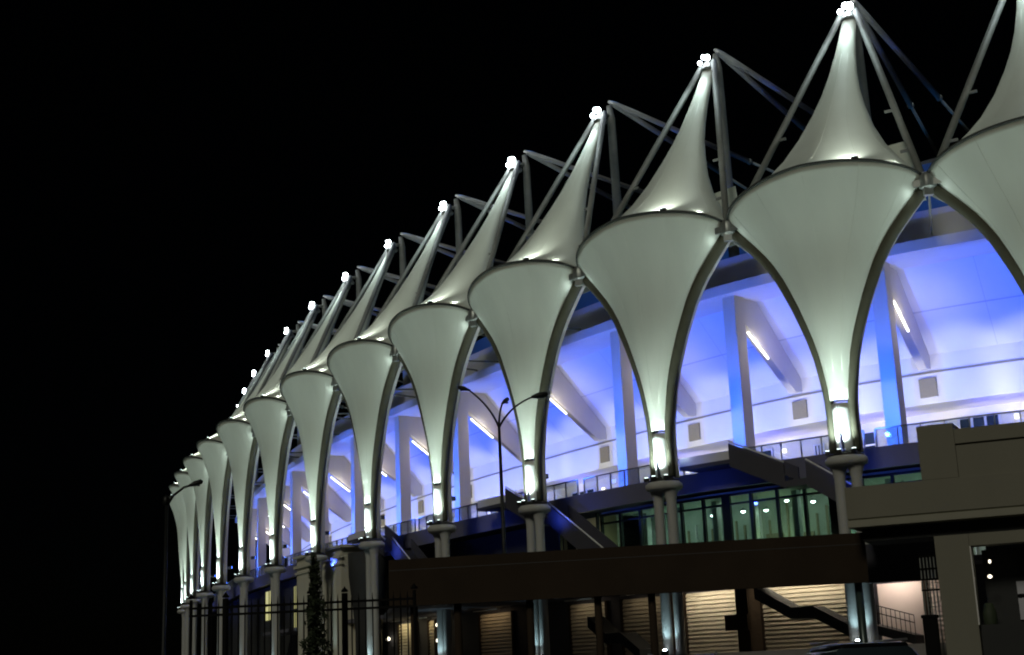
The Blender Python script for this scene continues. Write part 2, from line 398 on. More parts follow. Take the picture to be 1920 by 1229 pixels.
MB().slab(T0, T1, 4.0, 4.397, 11.9, 13.1).build('deck_fascia', M['deckslab'], ST)
MB().sweep(T0, T1, [(20,29.5),(20.4,29.5),(20.4,34.6),(20,34.6)]).build('roof_edge', M['bluelitroof'], ST)
MB().sweep(T0, T1, [(28.8,37.6),(29.3,37.6),(29.3,38.1),(28.8,38.1)]).build('roof_ring_beam', M['fixture'], ST)
for i in range(-1, 14):
    MB().rbox(i, .48, 7.8, 8.85, 13.1, 24.85).build('column', M['column'], ST, bevel=.03)
    # raker
    P, n, g_ = curve(i); vs = []
    prof = [(8.85,24.84),(10.6,24.84),(14.99,20.16),(14.99,19.25),(14.2,19.15),(8.85,23.3)]
    for a in (-.29, .29):
        for o, z in prof:
            q = P+n*o+g_*a; vs.append((q.x, q.y, z))
    m = MB(); k = 6
    m.add(vs, [tuple(range(k)), tuple(range(2*k-1, k-1, -1))]+[(j, (j+1) % k, k+(j+1) % k, k+j) for j in range(k)])
    m.build('raker_beam', M['column'], ST, bevel=.03)
    MB().rbox(i, .55, 14.86, 14.997, 17.47, 18.67).build('vent_grille', M['vent'], ST)
    # strip light along the raker, on its near flank
    q0 = P+n*9.15-g_*.38; q1 = P+n*11.2-g_*.38
    MB().tube([(q0.x, q0.y, 22.55), (q1.x, q1.y, 21.05)], .07, 8).build('strip_light', M['strip'], ST)
    qq = P+n*10.6-g_*2.2
    point((qq.x, qq.y, 20.6), 62, (1,.82,.9), .4)
    qq = P+n*10.0-g_*.85
    point((qq.x, qq.y, 21.9), 26, (1,.93,.80), .2)
    # blue flood on the inner side of the pedestal, aimed at the stand
    q = P+n*.95
    f = MB().rbox(i, .25, .75, 1.1, 14.0, 14.3).build('blue_flood', M['fixture'], ST)
    MB().rbox(i, .2, 1.103, 1.13, 14.03, 14.27).build('lens', M['lensblue'], f)
    MB().rbox(i, .6, .6, .747, 14.1, 14.2).build('flood_bracket', M['fixture'], ST)
    q = P+n*1.25
    spot((q.x, q.y, 14.2), cpt(i, 11.5, 19.8), 7400, (.03,.128,1), 84, .4, .12)
    spot((q.x, q.y, 11.5), cpt(i, 4.2, 12.5), 85, (.06,.12,1), 150, .6, .1)
    # unseen white floods added on the deck to brighten the fascia
    for dt in (.25, .75):
        q = cpt(i+dt, 9.6, 13.4); MB().rbox(i+dt, .2, 9.4, 9.8, 13.1, 13.32).build('added_deck_flood', M['fixture'], ST)
        spot(q, cpt(i+dt, 15, 17.6), 1450, (1,.98,.86), 60, .6, .2)
    q = cpt(i+.5, 13.5, 29.5)
    spot(q, cpt(i+.5, 20, 32), 700, (.03,.35,1), 95, .8, .2)  # added blue spot without a fixture, lights the roof edge
    # warm spots without fixtures, added to brighten the rear wall
    for dt in (.28, .72):
        spot(cpt(i+dt, 15.9, 13.3), cpt(i+dt, 18.6, 15.4), 400, (1,.88,.58), 95, .8, .15)
    spot(cpt(i+.5, 13.2, 13.4), cpt(i+.5, 16.8, 17.0), 1100, (.10,.10,1), 75, .8, .15); MB().rbox(i+.5, .2, 13.0, 13.4, 13.1, 13.32).build('blue_flood', M['fixture'], ST)
    f = MB().rbox(i+.5, .12, 18.4, 18.6, 16.0, 16.3).build('gallery_lamp', M['lenswarm'], ST)
    # windows and doors of the gallery
    for (a, b_, z0, z1) in ((.10,.2,13.2,16.2),(.62,.93,14.6,16.5)):
        if i in (3, 4) and a > .5: z0 = 13.2
        w = MB().slab(i+a, i+b_, 18.55, 18.6, z0, z1, .2).build('gallery_window', M['darkglass'], ST)
        fr = MB(); tt = i+a
        k = 3
        for j in range(k+1):
            fr.rbox(i+a+(b_-a)*j/k, .07, 18.49, 18.548, z0, z1)
        fr.slab(i+a, i+b_, 18.495, 18.546, z0+.9, z0+1.0, .2); fr.slab(i+a, i+b_, 18.495, 18.546, z1-.1, z1, .2); fr.slab(i+a, i+b_, 18.495, 18.546, z0, z0+.1, .2)
        fr.build('frame', M['frame'], w)
jm = MB()
for k in range(30):
    t = -1.5+.5*k; P, n, g_ = curve(t); vs = []
    for a in (-.012, .012):
        for o, z in ((10.62,24.835),(14.98,20.195),(14.98,20.215),(10.62,24.855)):
            q = P+n*o+g_*a; vs.append((q.x, q.y, z-.004))
    jm.add(vs, [(0,1,2,3),(7,6,5,4),(0,4,5,1),(1,5,6,2),(2,6,7,3),(3,7,4,0)])
jm.sweep(T0, T1, [(12.75,22.53),(12.80,22.477),(12.82,22.5),(12.77,22.55)])
jm.build('ceiling_joint', M['greywall'], ST)
# deck balustrade: glass with rail, one piece per bay
for i in range(-1, 13):
    p_ = MB().sweep(i+.04, i+.98, [(4.1,13.12),(4.12,13.12),(4.12,14.1),(4.1,14.1)]).build('balustrade_glass', M['balglass'], ST)
    r_ = MB(); r_.sweep(i+.04, i+.98, [(4.06,14.1),(4.16,14.1),(4.16,14.17),(4.06,14.17)])
    for j in range(9): r_.rbox(i+.04+.94*j/8, .025, 4.06, 4.16, 13.1, 14.1)
    r_.build('rail', M['leg'], p_)
# lobby storefront under the deck
GW0, GW1, GO = .62, 2.98, 5.5
MB().slab(GW0, GW1, 10.0, 10.2, 6.6, 11.9).build('lobby_wall', M['lobby'], ST)
MB().slab(GW0, GW1, GO, 10.0, 11.75, 11.9).build('lobby_ceiling', M['lobby'], ST)
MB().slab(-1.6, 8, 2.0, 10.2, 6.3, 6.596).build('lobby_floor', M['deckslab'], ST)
nm = 14; gt = MB()
for j in range(nm+1):
    t = GW0+(GW1-GW0)*j/nm
    MB().rbox(t, .30 if j in (4, 8) else .085, GO-.1, GO+.1, 6.6, 11.75).build('mullion', M['mullion'], ST)
MB().slab(GW0, GW1, GO-.08, GO+.08, 11.05, 11.17).build('transom', M['mullion'], ST)
MB().slab(GW0, GW1, GO-.1, GO+.1, 11.6, 11.75).build('head', M['mullion'], ST)
for j in range(nm):
    a = GW0+(GW1-GW0)*j/nm; b_ = GW0+(GW1-GW0)*(j+1)/nm
    MB().slab(a, b_, GO-.01, GO+.01, 6.6, 11.6, .3).build('glass_pane', M['pane'], ST)
rnd = random.Random(3)
for j in range(16):
    t = GW0+.08+(GW1-GW0-.15)*j/15; o_ = 6.6+rnd.random()*2.6; c = cpt(t, o_, 11.35-.6*rnd.random())
    f = MB().lathe(c, [(.16,0),(.2,.06),(.03,.3)], 10).build('pendant_lamp', M['frame'], ST)
    MB().lathe(c+Vector((0,0,-.09)), [(.04,0),(.13,.04),(.12,.085)], 10).build('bulb', M['lens'], f)
for j in range(5):
    t = GW0+(GW1-GW0)*(j+.5)/5
    point(cpt(t, 8.2, 8.3), 60+14*(j % 3), ((.85,1,.62) if j == 2 else (.72,1,.84)), .3)
for j in range(34):
    t = GW0+.05+(GW1-GW0-.1)*j/33
    MB().rbox(t, .03+.03*rnd.random(), 9.85, 9.997, 6.6, 10.2+1.2*rnd.random()).build('wall_panel', M['vent' if j % 4 else 'frame'], ST)
for j in range(8):
    t = GW0+.15+(GW1-GW0-.3)*j/7
    MB().rbox(t, .2, 7.8, 8.2, 6.6, 11.75).build('inner_column', M['lobby'], ST)
for j in range(10):      # door leaves and dark panels on the lobby's rear wall
    t = GW0+.12+(GW1-GW0-.2)*j/9
    MB().rbox(t, .35+.3*rnd.random(), 9.9, 9.997, 6.6, 9.2+.6*rnd.random()).build('lobby_door', M['vent' if j % 3 else 'beige'], ST)
# lit corner beside the lobby, dark bays further on
MB().slab(3.0, 3.42, 7.0, 7.2, 6.6, 11.9).build('side_room_wall', M['backwall'], ST)
point(cpt(3.2, 6.0, 9.5), 26, (1,1,.6), .2)
for t in (3.02, 3.2, 3.40): MB().rbox(t, .08, 5.4, 5.6, 6.6, 11.9).build('mullion', M['mullion'], ST)
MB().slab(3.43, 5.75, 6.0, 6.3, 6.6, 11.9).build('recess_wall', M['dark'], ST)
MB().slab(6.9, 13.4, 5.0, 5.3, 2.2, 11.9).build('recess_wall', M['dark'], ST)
bw = MB().slab(5.86, 6.86, 1.6, 4.0, 2.2, 12.75).build('side_block', M['beige'], ST)
MB().slab(5.84, 6.88, 1.35, 1.598, 11.85, 12.1).build('ledge', M['beige'], bw); MB().slab(5.84, 6.88, 1.45, 1.598, 11.3, 11.5).build('ledge', M['beige'], bw)
MB().slab(5.82, 6.9, 1.25, 4.1, 12.753, 12.95).build('coping', M['beige'], bw)
# lit windows far left
for (a, b_, z0, z1) in ((8.66, 9.0, 8.3, 11.4), (7.80, 7.90, 6.4, 11.1)):
    w = MB().slab(a, b_, 4.9, 4.997, z0, z1, .1).build('lit_window', mat('lit_window_glass', (.6,.6,.3), .4, emit=((.9,.85,.35), .55)), ST)
    f = MB()
    for j in range(3): f.rbox(a+(b_-a)*j/2, .08, 4.83, 4.897, z0, z1)
    f.slab(a, b_, 4.83, 4.897, (z0+z1)/2-.08, (z0+z1)/2+.08); f.build('frame', M['mullion'], w)

# ground floor under the podium: shutters, piers, dark wall
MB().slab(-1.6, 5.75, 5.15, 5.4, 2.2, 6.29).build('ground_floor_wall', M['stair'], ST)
for (a, b_) in ((.62,.83),(1.22,1.76),(1.85,2.29),(2.40,2.80),(2.93,3.28),(3.9,4.3),(4.92,5.02),(5.22,5.5)):
    pr = [(5.147,2.2)]
    for k in range(15):
        z = 2.2+.25*k; pr += [(4.96,z+.02),(5.01,z+.2),(5.08,z+.21),(5.08,z+.249)]
    s_ = MB().sweep(a, b_, pr+[(5.147,5.95)], .3).build('roller_shutter', M['shutter'] if a > .7 else M['pink'], ST)
    [MB().rbox(q_, .1, 4.9, 5.148, 2.2, 6.0).build('guide_rail', M['brown'], s_) for q_ in (a, b_)]
MB().rbox(1.80, .42, 3.6, 5.0, 2.2, 6.29).build('pier', M['brown'], ST)
MB().rbox(1.83, .8, 3.4, 3.597, 3.5, 4.4).build('switch_cabinet', M['brown'], ST)
MB().slab(.85, 1.08, 4.9, 4.997, 2.2, 5.6).build('pale_wall', M['pink'], ST)
def area(t0, t1, o_, z, pw, c):
    a, b_ = cpt(t0, o_, z), cpt(t1, o_, z); l = bpy.data.lights.new('tube_lamp', 'AREA'); l.shape = 'RECTANGLE'; l.size = (b_-a).length; l.size_y = .25; l.energy = pw; l.color = c
    o = bpy.data.objects.new('tube_lamp', l); COL.objects.link(o); tgt = cpt((t0+t1)/2, 5.05, 3.6)
    zx = (Vector(((a+b_)/2))-tgt).normalized(); xx = (b_-a).normalized(); xx = (xx-zx*xx.dot(zx)).normalized(); yy = zx.cross(xx)
    m = Matrix((xx, yy, zx)).transposed().to_4x4(); m.translation = (a+b_)/2; o.matrix_world = m
    MB().slab(t0, t1, o_-.12, o_+.12, z+.03, z+.12, .3).build('tube_light', M['frame'], ST)
for (t0, t1, o_, z, pw, c) in ((1.24,1.72,4.1,6.1,80,(1,.87,.66)),(1.87,2.27,3.9,6.1,84,(1,.87,.66)),(2.44,2.7,4.0,6.1,7,(1,.8,.55)),(2.95,3.2,4.0,6.1,9,(1,.8,.55)),(.86,1.06,3.9,6.0,60,(1,.84,.74)),(5.24,5.48,4.2,6.1,38,(1,.85,.5)),(4.93,5.01,4.2,6.1,14,(1,.8,.45)),(3.95,4.25,4.2,6.1,10,(1,.7,.4))):
    area(t0, t1, o_, z, pw, c)
for t, z in ((5.66,4.7),(4.86,5.4),(4.86,4.2)):
    MB().lathe(cpt(t, 4.85, z), [(.05,0),(.16,.05),(.16,.22),(.05,.3)], 10).build('wall_lamp', M['lenswarm'], ST)

# ------------------------------------------------------------------ staircases
def stair(t0, label, end=6.6, hi=.32):
    root = empty('staircase', cpt(t0, 3, 6.6), label, 'staircase', 'staircases down from the upper deck')
    d = .45/12
    def steps(ta, za, tb, zb, n):
        q = []
        for k in range(n):
            q.append((ta+(tb-ta)*k/n, za+(zb-za)*k/n)); q.append((ta+(tb-ta)*(k+1)/n, za+(zb-za)*k/n))
        return q
    o0, o1 = 2.15, 3.98
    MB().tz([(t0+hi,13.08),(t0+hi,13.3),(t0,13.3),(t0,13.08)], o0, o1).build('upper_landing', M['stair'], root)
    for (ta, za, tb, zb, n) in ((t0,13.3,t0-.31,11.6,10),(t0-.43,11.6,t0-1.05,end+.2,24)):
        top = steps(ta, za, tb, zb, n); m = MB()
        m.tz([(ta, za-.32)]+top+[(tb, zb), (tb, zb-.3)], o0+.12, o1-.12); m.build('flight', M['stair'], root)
        MB().tz([(ta, za-.42), (ta, za+.95), (tb, zb+.95), (tb, zb-.42)], o0, o0+.117).build('balustrade', M['stair'], root)
        MB().tz([(ta, za-.42), (ta, za+.95), (tb, zb+.95), (tb, zb-.42)], o1-.117, o1).build('balustrade', M['stair'], root)
        MB().tube([cpt(ta, o0+.06, za+1.08), cpt(tb, o0+.06, zb+1.08)], .05, 8).build('handrail', M['frame'], root)
    MB().tz([(t0-.31,11.24),(t0-.31,11.6),(t0-.43,11.6),(t0-.43,11.24)], o0, o1).build('middle_landing', M['stair'], root)
    MB().tz([(t0+hi,13.303),(t0+hi,13.82),(t0,13.82),(t0,13.303)], o0, o0+.12).build('landing_upstand', M['frame'], root)
    return root
stair(1.72, 'grey concrete staircase in front of the green lit lobby, beside the nearest whole canopy')
stair(3.55, 'dark staircase and landing behind the three armed street lamp')
stair(5.50, 'pale staircase at the left end of the brown parapet', hi=.34)
cv = MB(); c = cpt(5.43, 1.9, 2.2)
cv.lathe(c, [(1.1,0),(1.1,3.2),(1.3,5.2),(1.6,7.6),(1.65,9.6)], 28)
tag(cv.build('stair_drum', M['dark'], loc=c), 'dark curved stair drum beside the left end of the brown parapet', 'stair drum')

# ------------------------------------------------------------------ podium in front
PA, PB = Vector((-6.9,75)), Vector((17.7,70)); pd = (PB-PA).normalized(); pn = Vector((-pd.y, pd.x))   # pn points to the stadium
def pp(s, dpt, z):
    q = PA+pd*s+pn*dpt; return Vector((q.x, q.y, z))
def pbox(m, s0, s1, d0, d1, z0, z1):
    return m.hexa([pp(s0,d0,z0),pp(s1,d0,z0),pp(s1,d1,z0),pp(s0,d1,z0),pp(s0,d0,z1),pp(s1,d0,z1),pp(s1,d1,z1),pp(s0,d1,z1)])
PO = empty('podium', pp(12, 2, 0), 'dark brown podium with a plain parapet in front of the stadium', 'podium')
pbox(MB(), -.2, 24.5, 0, .35, 5.25, 7.15).build('parapet', M['brown'], PO)
pbox(MB(), -.2, 24.5, .03, .32, 7.153, 7.7).build('parapet_cap', M['brown'], PO)
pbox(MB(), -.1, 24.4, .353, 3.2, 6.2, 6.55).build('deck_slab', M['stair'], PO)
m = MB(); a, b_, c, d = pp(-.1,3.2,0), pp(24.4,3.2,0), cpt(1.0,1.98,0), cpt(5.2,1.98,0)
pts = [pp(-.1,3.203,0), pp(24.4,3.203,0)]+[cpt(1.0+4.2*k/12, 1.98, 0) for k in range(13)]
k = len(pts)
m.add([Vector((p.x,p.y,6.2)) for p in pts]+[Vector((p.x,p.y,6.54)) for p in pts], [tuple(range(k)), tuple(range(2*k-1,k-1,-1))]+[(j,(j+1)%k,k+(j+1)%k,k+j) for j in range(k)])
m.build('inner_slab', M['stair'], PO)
for s_ in (3, 12.5, 16): pbox(MB(), s_, s_+.9, .36, .9, 5.3, 5.7).build('under_beam', M['stair'], PO)
pbox(MB(), 8.6, 15.8, .6, .9, 5.35, 5.6).build('cable_tray', M['leg'], PO)
for s_ in (.9, 3.3, 7.2, 10.8, 13.6, 24.0):
    q = pp(s_, .9, 0); MB().lathe(q, [(.22,0),(.2,.4),(.2,6.2)], 16).build('support_column', mat('teal_column_paint', (.05,.075,.07), .3, .3) if s_ > 20 else M['brown'], PO)
# end block recessed at the right end of the podium
pbox(MB(), 24.55, 28.2, 2.6, 3.2, 5.35, 7.3).build('end_block', M['stair'], PO)

jm = MB()
pbox(jm, -.19, 24.49, -.004, .02, 7.12, 7.16)
jm.build('panel_joint', M['fixture'], PO)
# stairs below the podium
def under_stair(t_a, z_a, t_b, z_b, o0, label):
    r = empty('undercroft_staircase', cpt((t_a+t_b)/2, o0, 2.2), label, 'staircase')
    tm = (t_a+t_b)/2; zm = (z_a+z_b)/2
    MB().tz([(t_a,z_a-.35),(t_a,z_a+.35),(tm+.06,zm+.3),(tm-.06,zm+.3),(t_b,z_b+.3),(t_b,z_b-.35),(tm-.06,zm-.35),(tm+.06,zm-.35)], o0, o0+1.4).build('flight', M['dark'], r)
    return r
under_stair(1.66, 5.5, 1.14, 3.0, 2.6, 'dark staircase slanting across the yellow lit shutters under the podium')
under_stair(2.86, 4.6, 2.45, 2.4, 2.6, 'dim staircase in the dark bay left of the yellow lit shutters')
r = empty('side_staircase', cpt(.95, 3.2, 2.2), 'staircase with iron railing against the bright pale wall', 'staircase')
MB().tz([(1.06,2.9),(1.06,3.4),(.85,2.7),(.85,2.2)], 3.0, 4.4).build('flight', M['fixture'], r)
m = MB()
for k in range(10):
    t = 1.05-.2*k/9; zb = 3.4-.7*k/9; m.tube([cpt(t,3.05,zb), cpt(t,3.05,zb+1.05)], .022, 6)
for dz in (.65, 1.05): m.tube([cpt(1.05,3.05,3.4+dz), cpt(.85,3.05,2.7+dz)], .03, 6)
m.build('railing', M['brown'], r)

# ------------------------------------------------------------------ entrance block at the right
EA = Vector((16.1,68)); ed = Vector((.902,-.432)).normalized(); en_ = Vector((-ed.y, ed.x))
def ep(s, dpt, z):
    q = EA+ed*s+en_*dpt; return Vector((q.x, q.y, z))
def ebox(m, s0, s1, d0, d1, z0, z1):
    return m.hexa([ep(s0,d0,z0),ep(s1,d0,z0),ep(s1,d1,z0),ep(s0,d1,z0),ep(s0,d0,z1),ep(s1,d0,z1),ep(s1,d1,z1),ep(s0,d1,z1)])
EB = empty('entrance_block', ep(6, 2, 0), 'tan rendered entrance block with stepped parapets at the right edge', 'building')
SE = 16
ebox(MB(), -.25, SE, 0, 4.0, 8.17, 9.72).build('parapet_band', M['tan'], EB, bevel=.02)
ebox(MB(), -.22, SE, .05, 4.0, 8.10, 8.167).build('shadow_joint', M['tanline'], EB)
ebox(MB(), -.25, SE, -.06, 4.0, 7.76, 8.097).build('ledge', M['tanlit'], EB, bevel=.015)
ebox(MB(), 3.45, 5.16, .02, 4.0, 9.723, 12.33).build('pier', M['tan'], EB, bevel=.02)
ebox(MB(), 5.163, SE, .14, 4.0, 9.723, 11.24).build('recessed_panel', M['tan'], EB)
ebox(MB(), 5.163, SE, .20, 4.0, 11.243, 11.31).build('shadow_joint', M['tanline'], EB)
ebox(MB(), 5.163, SE, .04, 4.0, 11.313, 12.02).build('upper_band', M['tan'], EB, bevel=.02)
ebox(MB(), 3.45, SE, .16, 4.0, 9.66, 9.7225).build('shadow_joint', M['tanline'], EB)
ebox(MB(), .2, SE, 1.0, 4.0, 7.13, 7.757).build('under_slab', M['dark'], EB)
ebox(MB(), 3.62, 5.2, .55, 1.6, 0, 7.1).build('portal_post', M['tan'], EB, bevel=.02)
ebox(MB(), 5.203, SE, .55, 1.6, 6.53, 7.1).build('lintel', M['tan'], EB, bevel=.02)
ebox(MB(), 5.203, 5.26, .5, .7, 2.9, 6.52).build('portal_trim', M['frame'], EB)
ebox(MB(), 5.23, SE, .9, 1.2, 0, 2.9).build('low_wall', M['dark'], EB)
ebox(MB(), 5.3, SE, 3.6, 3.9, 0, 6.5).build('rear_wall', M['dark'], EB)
w = ebox(MB(), 6.75, 9.0, 3.45, 3.597, 3.1, 4.9).build('window', M['greywall'], EB)
f = MB(); ebox(f, 6.75, 9.0, 3.38, 3.447, 4.15, 4.3); ebox(f, 7.8, 7.9, 3.38, 3.447, 3.1, 4.9); f.build('frame', M['black'], w)
for s_, z, rr in ((5.85,5.75,.06),(5.78,5.05,.10)):
    MB().lathe(ep(s_, 1.9, z), [(.03,0),(rr,.04),(rr,.12),(.03,.16)], 10).build('portal_lamp', M['lenswarm'], EB)
MB().lathe(ep(5.55, 2.0, 2.2), [(.3,0),(.34,1.2),(.2,1.7)], 12).build('planter', M['leaf'], EB)
gp = empty('gate_pillar', ep(3.1, -.2, 0), 'black square gate pillar left of the tan portal', 'pillar')
ebox(MB(), 2.85, 3.45, -.4, .2, 0, 3.3).build('shaft', M['black'], gp, bevel=.03); ebox(MB(), 2.8, 3.5, -.45, .25, 3.303, 3.45).build('cap', M['black'], gp, bevel=.03)
rs = empty('bar_screen', ep(3.0, 1.2, 0), 'screen of upright metal bars above the black gate pillar', 'screen')
m = MB()
for k in range(6): m.tube([ep(2.75+.16*k, 1.2, 0), ep(2.75+.16*k, 1.2, 6.2)], .035, 6)
m.build('bars', M['leg'], rs)
for z in (6.2, 5.6, 5.1, 4.6): ebox(MB(), 2.7, 3.6, 1.13, 1.27, z, z+.08).build('cross_rail', M['black'], rs)

# ------------------------------------------------------------------ street lamps
def arm_pts(base, tip, rise, n=10):
    out = []
    for k in range(n+1):
        u = k/n; out.append(base.lerp(tip, u)*1.0+Vector((0,0,rise*math.sin(PI*u*.5)*(1-u)*1.0)))
    return out
def head(tip, dirv, root, s=1.0):
    h = MB(); d = dirv.normalized(); a = tip; b_ = tip+d*.85*s
    h.tube([a-d*.1, a+d*.1, a.lerp(b_, .4), b_.lerp(a, .1), b_], [.06*s,.12*s,.17*s,.15*s,.05*s], 10)
    o = h.build('lamp_head', M['lamp'], root)
    q = a.lerp(b_, .5)-Vector((0,0,.14*s)); MB().box(q, (.45*s,.2*s,.06), math.atan2(d.y, d.x)).build('lens', M['darkglass'], o)
Y = 76.0; L0 = Vector((-.92, Y, 6.55))
r = empty('street_lamp', L0, 'tall dark street lamp with three curved arms, unlit, standing on the podium', 'street lamp')
MB().tube([L0, L0+Vector((0,0,1.2)), L0+Vector((-.02,0,8.3))], [.16,.12,.08], 12).build('pole', M['lamp'], r)
MB().lathe(L0, [(.3,0),(.28,.1),(.17,.5),(.16,.9)], 14).build('base', M['lamp'], r)
j0 = L0+Vector((-.02,0,8.2))
for tip, mid in ((Vector((-2.55,Y,16.95)), Vector((-1.35,Y,16.0))), (Vector((-.70,Y+.4,16.2)), Vector((-.93,Y+.1,15.65))), (Vector((1.0,Y,16.42)), Vector((-.35,Y,15.95)))):
    pts = []
    for k in range(13):
        u = k/12; pts.append(j0*(1-u)**2+mid*2*u*(1-u)+tip*u*u)
    MB().tube(pts, [.065-.02*k/12 for k in range(13)], 8).build('arm', M['lamp'], r)
    d = (tip-pts[-2]); d.z *= .4; head(tip, d, r, .75 if tip.x < 0 else 1.0)
L1 = Vector((-15.2, 60, 0))
r = empty('street_lamp', L1, 'dark single arm street lamp at the far left beside the last canopies', 'street lamp')
MB().tube([L1, L1+Vector((0,0,1.2)), L1+Vector((.03,0,9.3))], [.15,.1,.07], 12).build('pole', M['lamp'], r)
MB().lathe(L1, [(.26,0),(.24,.1),(.15,.5),(.14,.8)], 14).build('base', M['lamp'], r)
pts = [L1+Vector((.03,0,9.2)), L1+Vector((.3,0,9.62)), L1+Vector((.75,0,9.95)), L1+Vector((1.0,0,10.02))]
MB().tube(pts, [.07,.06,.05,.05], 8).build('arm', M['lamp'], r)
head(pts[-1], Vector((1,0,.32)), r, .7); MB().lathe(L1+Vector((0,0,9.2)), [(.06,0),(.16,.1),(.14,.35),(.03,.45)], 10).build('collar', M['lamp'], r)

# ------------------------------------------------------------------ fence
FA, FB = Vector((-5.98,25.4)), Vector((-1.9,25.07)); fd = (FB-FA).normalized(); fl = (FB-FA).length
def fp(s, z, off=0): return Vector((FA.x+fd.x*s-fd.y*off, FA.y+fd.y*s+fd.x*off, z))
FE = empty('iron_fence', fp(fl/2, 0), 'black iron picket fence across the lower left foreground', 'fence')
posts = [.03, .66, 2.2, 2.82, 4.07]
for k, s_ in enumerate(posts):
    a = MB().tube([fp(s_,0), fp(s_,3.1)], .055 if 0 < k < 4 else .03, 4).build('post', M['black'], FE); MB().lathe(fp(s_,3.12), [(.06,0),(.06,.03),(.02,.07),(.004,.1)], 8).build('finial', M['black'], a)
for a, b_ in zip(posts[:-1], posts[1:]):
    m = MB(); n = max(2, int((b_-a)/.118))
    for k in range(1, n):
        s_ = a+(b_-a)*k/n
        m.tube([fp(s_,.15), fp(s_,2.98), fp(s_,3.1)], [.013,.013,.002], 5)
    m.build('picket_panel', M['black'], FE)
for z in (2.93, 2.8, .3):
    m = MB(); a, b_ = fp(0, z), fp(fl, z); m.hexa([fp(0,z,-.02),fp(fl,z,-.02),fp(fl,z,.02),fp(0,z,.02),fp(0,z+.04,-.02),fp(fl,z+.04,-.02),fp(fl,z+.04,.02),fp(0,z+.04,.02)]); m.build('rail', M['black'], FE)

# ------------------------------------------------------------------ plants
def leaves(m, c, ax, n, size, shape):
    for _ in range(n):
        for _t in range(20):
            q = Vector((random.uniform(-1,1), random.uniform(-1,1), random.uniform(-1,1)))
            if q.length <= 1 and random.random() < shape(q): break
        p = c+Vector((q.x*ax[0], q.y*ax[1], q.z*ax[2]))
        a = Vector((random.gauss(0,1), random.gauss(0,1), random.gauss(0,1))).normalized(); b_ = a.orthogonal().normalized()
        s_ = size*random.uniform(.6,1.4)
        m.add([p-a*s_, p+b_*s_*.4, p+a*s_, p-b_*s_*.4], [(0,1,2,3)])
tr = empty('conifer_tree', (-3.55,24.2,0), 'slim dark conifer rising in front of the iron fence', 'tree')
MB().tube([(-3.55,24.2,0),(-3.54,24.2,1.6),(-3.53,24.2,3.7)], [.07,.045,.012], 8).build('trunk', M['bark'], tr)
m = MB()
for k in range(34):
    z = .5+3.1*k/33; w = .36*(1-(k/33))**.8+.03; w *= random.uniform(.75,1.2)
    leaves(m, Vector((-3.54+random.uniform(-.04,.04),24.2,z)), (w,w,.12), 70, .055, lambda q: 1)
m.build('crown', M['leaf'], tr)
for (x, y, w, h, lab) in ((-3.62,23.6,.55,2.15,'rounded dark shrub at the foot of the slim conifer'),(-6.0,23.8,.6,1.98,'dark shrub at the left end of the iron fence')):
    b_ = empty('shrub', (x,y,0), lab, 'shrub')
    m = MB()
    for k in range(5): m.tube([(x,y,0),(x+random.uniform(-.25,.25),y+random.uniform(-.2,.2),h*.6)], [.02,.008], 6)
    m.build('stem', M['bark'], b_); m = MB()
    for k in range(9): leaves(m, Vector((x+random.uniform(-.6,.6)*w,y+random.uniform(-.4,.4)*w,h*random.uniform(.3,.82))), (w*.5,w*.5,h*.16), 170, .06, lambda q: 1)
    m.build('foliage', M['leaf'], b_)

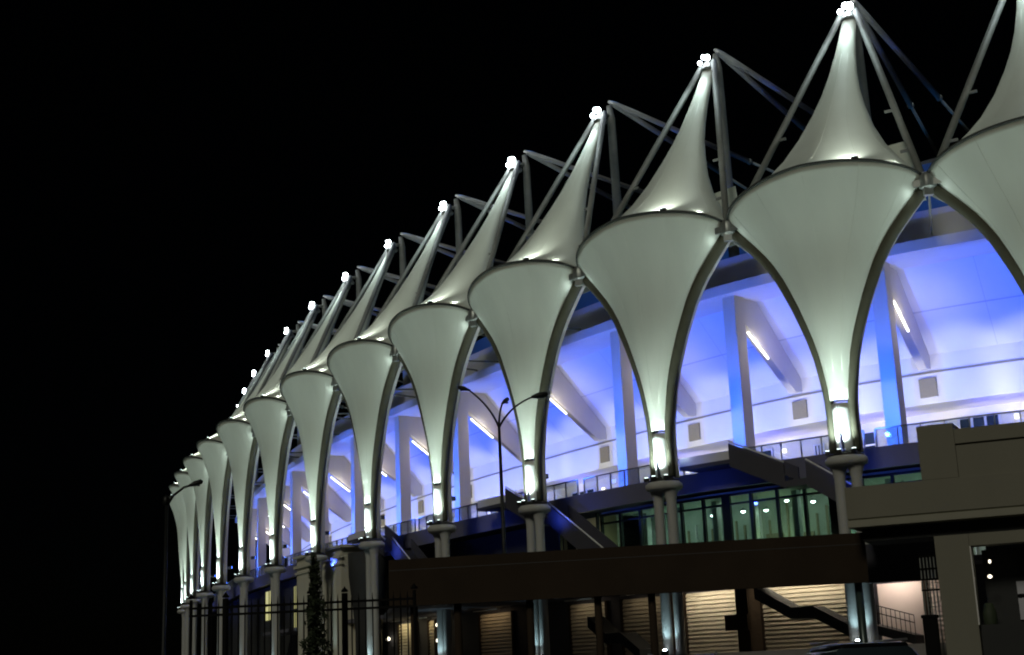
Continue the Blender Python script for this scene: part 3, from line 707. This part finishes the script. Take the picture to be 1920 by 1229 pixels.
# ------------------------------------------------------------------ cars (seen from the front, mostly below the frame)
def car(x, y, rz, h, label):
    root = empty('parked_car', (x,y,0), label, 'car', 'cars parked in front of the podium'); root.rotation_euler = (0,0,rz)
    def loft(name, secs, matl, parent, bev=.04):      # secs: (yy, [(x,z)...]) cross-sections
        m = MB(); k = len(secs[0][1]); vs = []; fs = []
        for yy, pr in secs: vs += [(px, yy, pz) for px, pz in pr]
        for i in range(len(secs)-1):
            for j in range(k): fs.append((i*k+j, i*k+(j+1) % k, (i+1)*k+(j+1) % k, (i+1)*k+j))
        fs += [tuple(range(k)), tuple((len(secs)-1)*k+j for j in range(k-1,-1,-1))]
        m.add(vs, fs, True); o = m.build(name, matl, None, bevel=bev); o.parent = parent; return o
    def sec(w, z0, z1): return [(-w*.96,z0),(w*.96,z0),(w,z0+.3*(z1-z0)),(w*.99,z1-.1),(w*.9,z1),(-w*.9,z1),(-w*.99,z1-.1),(-w,z0+.3*(z1-z0))]
    k = h/1.75
    body = loft('body', [(-2.3,sec(.80,.38,.78)),(-2.15,sec(.90,.28,.98*k)),(-1.1,sec(.93,.26,1.08*k)),(0,sec(.94,.26,1.1*k)),(1.5,sec(.93,.26,1.1*k)),(2.2,sec(.9,.3,1.06*k)),(2.35,sec(.84,.4,.9*k))], M['carpaint'], root)
    def cab(w0, w1, z0, z1): return [(-w0,z0),(w0,z0),(w1,z1-.06),(w1*.86,z1),(-w1*.86,z1),(-w1,z1-.06)]
    loft('cabin_glass', [(-1.15,cab(.86,.80,1.05*k,1.12*k)),(-.35,cab(.88,.70,1.05*k,h-.08)),(1.5,cab(.88,.70,1.05*k,h-.10)),(2.1,cab(.84,.72,1.05*k,1.2*k))], M['darkglass'], root)
    loft('roof', [(-.38,[(-.64,h-.10),(.64,h-.10),(.6,h-.02),(-.6,h-.02)]),(.3,[(-.68,h-.10),(.68,h-.10),(.6,h),(-.6,h)]),(1.4,[(-.66,h-.12),(.66,h-.12),(.58,h-.03),(-.58,h-.03)])], M['carpaint'], root)
    for sx in (-1, 1):
        m = MB(); m.tube([(sx*.62,-.3,h+.03),(sx*.62,1.3,h+.02)], .022, 6); o = m.build('roof_rail', M['rim'], None); o.parent = root
        m = MB(); m.box((sx*.6,-2.2,.78*k), (.42,.14,.16)); o = m.build('headlight', M['clearlens'], None, bevel=.03); o.parent = root
        m = MB(); m.box((sx*.72,2.28,.86*k), (.2,.12,.3)); o = m.build('tail_light', M['redlens'], None, bevel=.03); o.parent = root
        m = MB(); m.box((sx*1.02,-.75,1.15*k), (.2,.12,.16)); o = m.build('wing_mirror', M['carpaint'], None, bevel=.03); o.parent = root
        for yy in (-1.4, 1.4):
            m = MB(); m.tube([(sx*.74,yy,.35),(sx*.95,yy,.35)], .35, 20); w = m.build('wheel', M['tyre'], None); w.parent = root
            m = MB(); m.tube([(sx*.9,yy,.35),(sx*.965,yy,.35)], .22, 16); q = m.build('rim', M['rim'], None); q.parent = w
    m = MB(); m.box((0,-2.3,.55), (.5,.05,.12)); o = m.build('number_plate', M['plate'], None); o.parent = root
car(6.1, 25.6, R(6), 1.88, 'black off-road car with roof rails parked below the bright pale wall')
car(2.95, 27.0, R(-8), 1.80, 'dark car whose roof edge shows below the yellow lit shutters')

# ------------------------------------------------------------------ world, sun, camera
W = bpy.data.worlds.new('World'); S.world = W; W.use_nodes = True
nt = W.node_tree; sky = nt.nodes.new('ShaderNodeTexSky'); sky.sky_type = 'NISHITA'; sky.sun_disc = False
SUN_EL, SUN_AZ = 30, 205       # street side, behind the camera and to its left
sky.sun_elevation = R(SUN_EL); sky.sun_rotation = R(SUN_AZ)
nt.links.new(sky.outputs[0], nt.nodes['Background'].inputs[0]); nt.nodes['Background'].inputs[1].default_value = .00008
l = bpy.data.lights.new('street_fill', 'SUN'); l.energy = .5; l.color = (1,.95,.78); l.angle = R(12)  # night fill added in place of street lighting, no real sun
o = bpy.data.objects.new('street_fill', l); COL.objects.link(o)
dv = Vector((math.sin(R(SUN_AZ))*math.cos(R(SUN_EL)), math.cos(R(SUN_AZ))*math.cos(R(SUN_EL)), math.sin(R(SUN_EL))))
o.rotation_euler = dv.to_track_quat('Z', 'Y').to_euler()
cam = bpy.data.cameras.new('camera'); cam.sensor_width = 36; cam.lens = 2615.83/1920*36; cam.clip_end = 5000
co = bpy.data.objects.new('camera', cam); COL.objects.link(co); S.camera = co
co.matrix_world = Matrix.Translation((0,0,1.6)) @ Matrix.Rotation(R(90+13.9053), 4, 'X') @ Matrix.Rotation(R(-2.3812), 4, 'Z')
S.view_settings.view_transform = 'Standard'; S.view_settings.look = 'None'; S.view_settings.exposure = 0; S.view_settings.gamma = 1
S.cycles.filter_width = 2.0; S.cycles.max_bounces = 5; S.cycles.diffuse_bounces = 3; S.cycles.transparent_max_bounces = 12; S.cycles.caustics_reflective = False; S.cycles.caustics_refractive = False
S.cycles.use_denoising = True; S.cycles.sample_clamp_indirect = 4
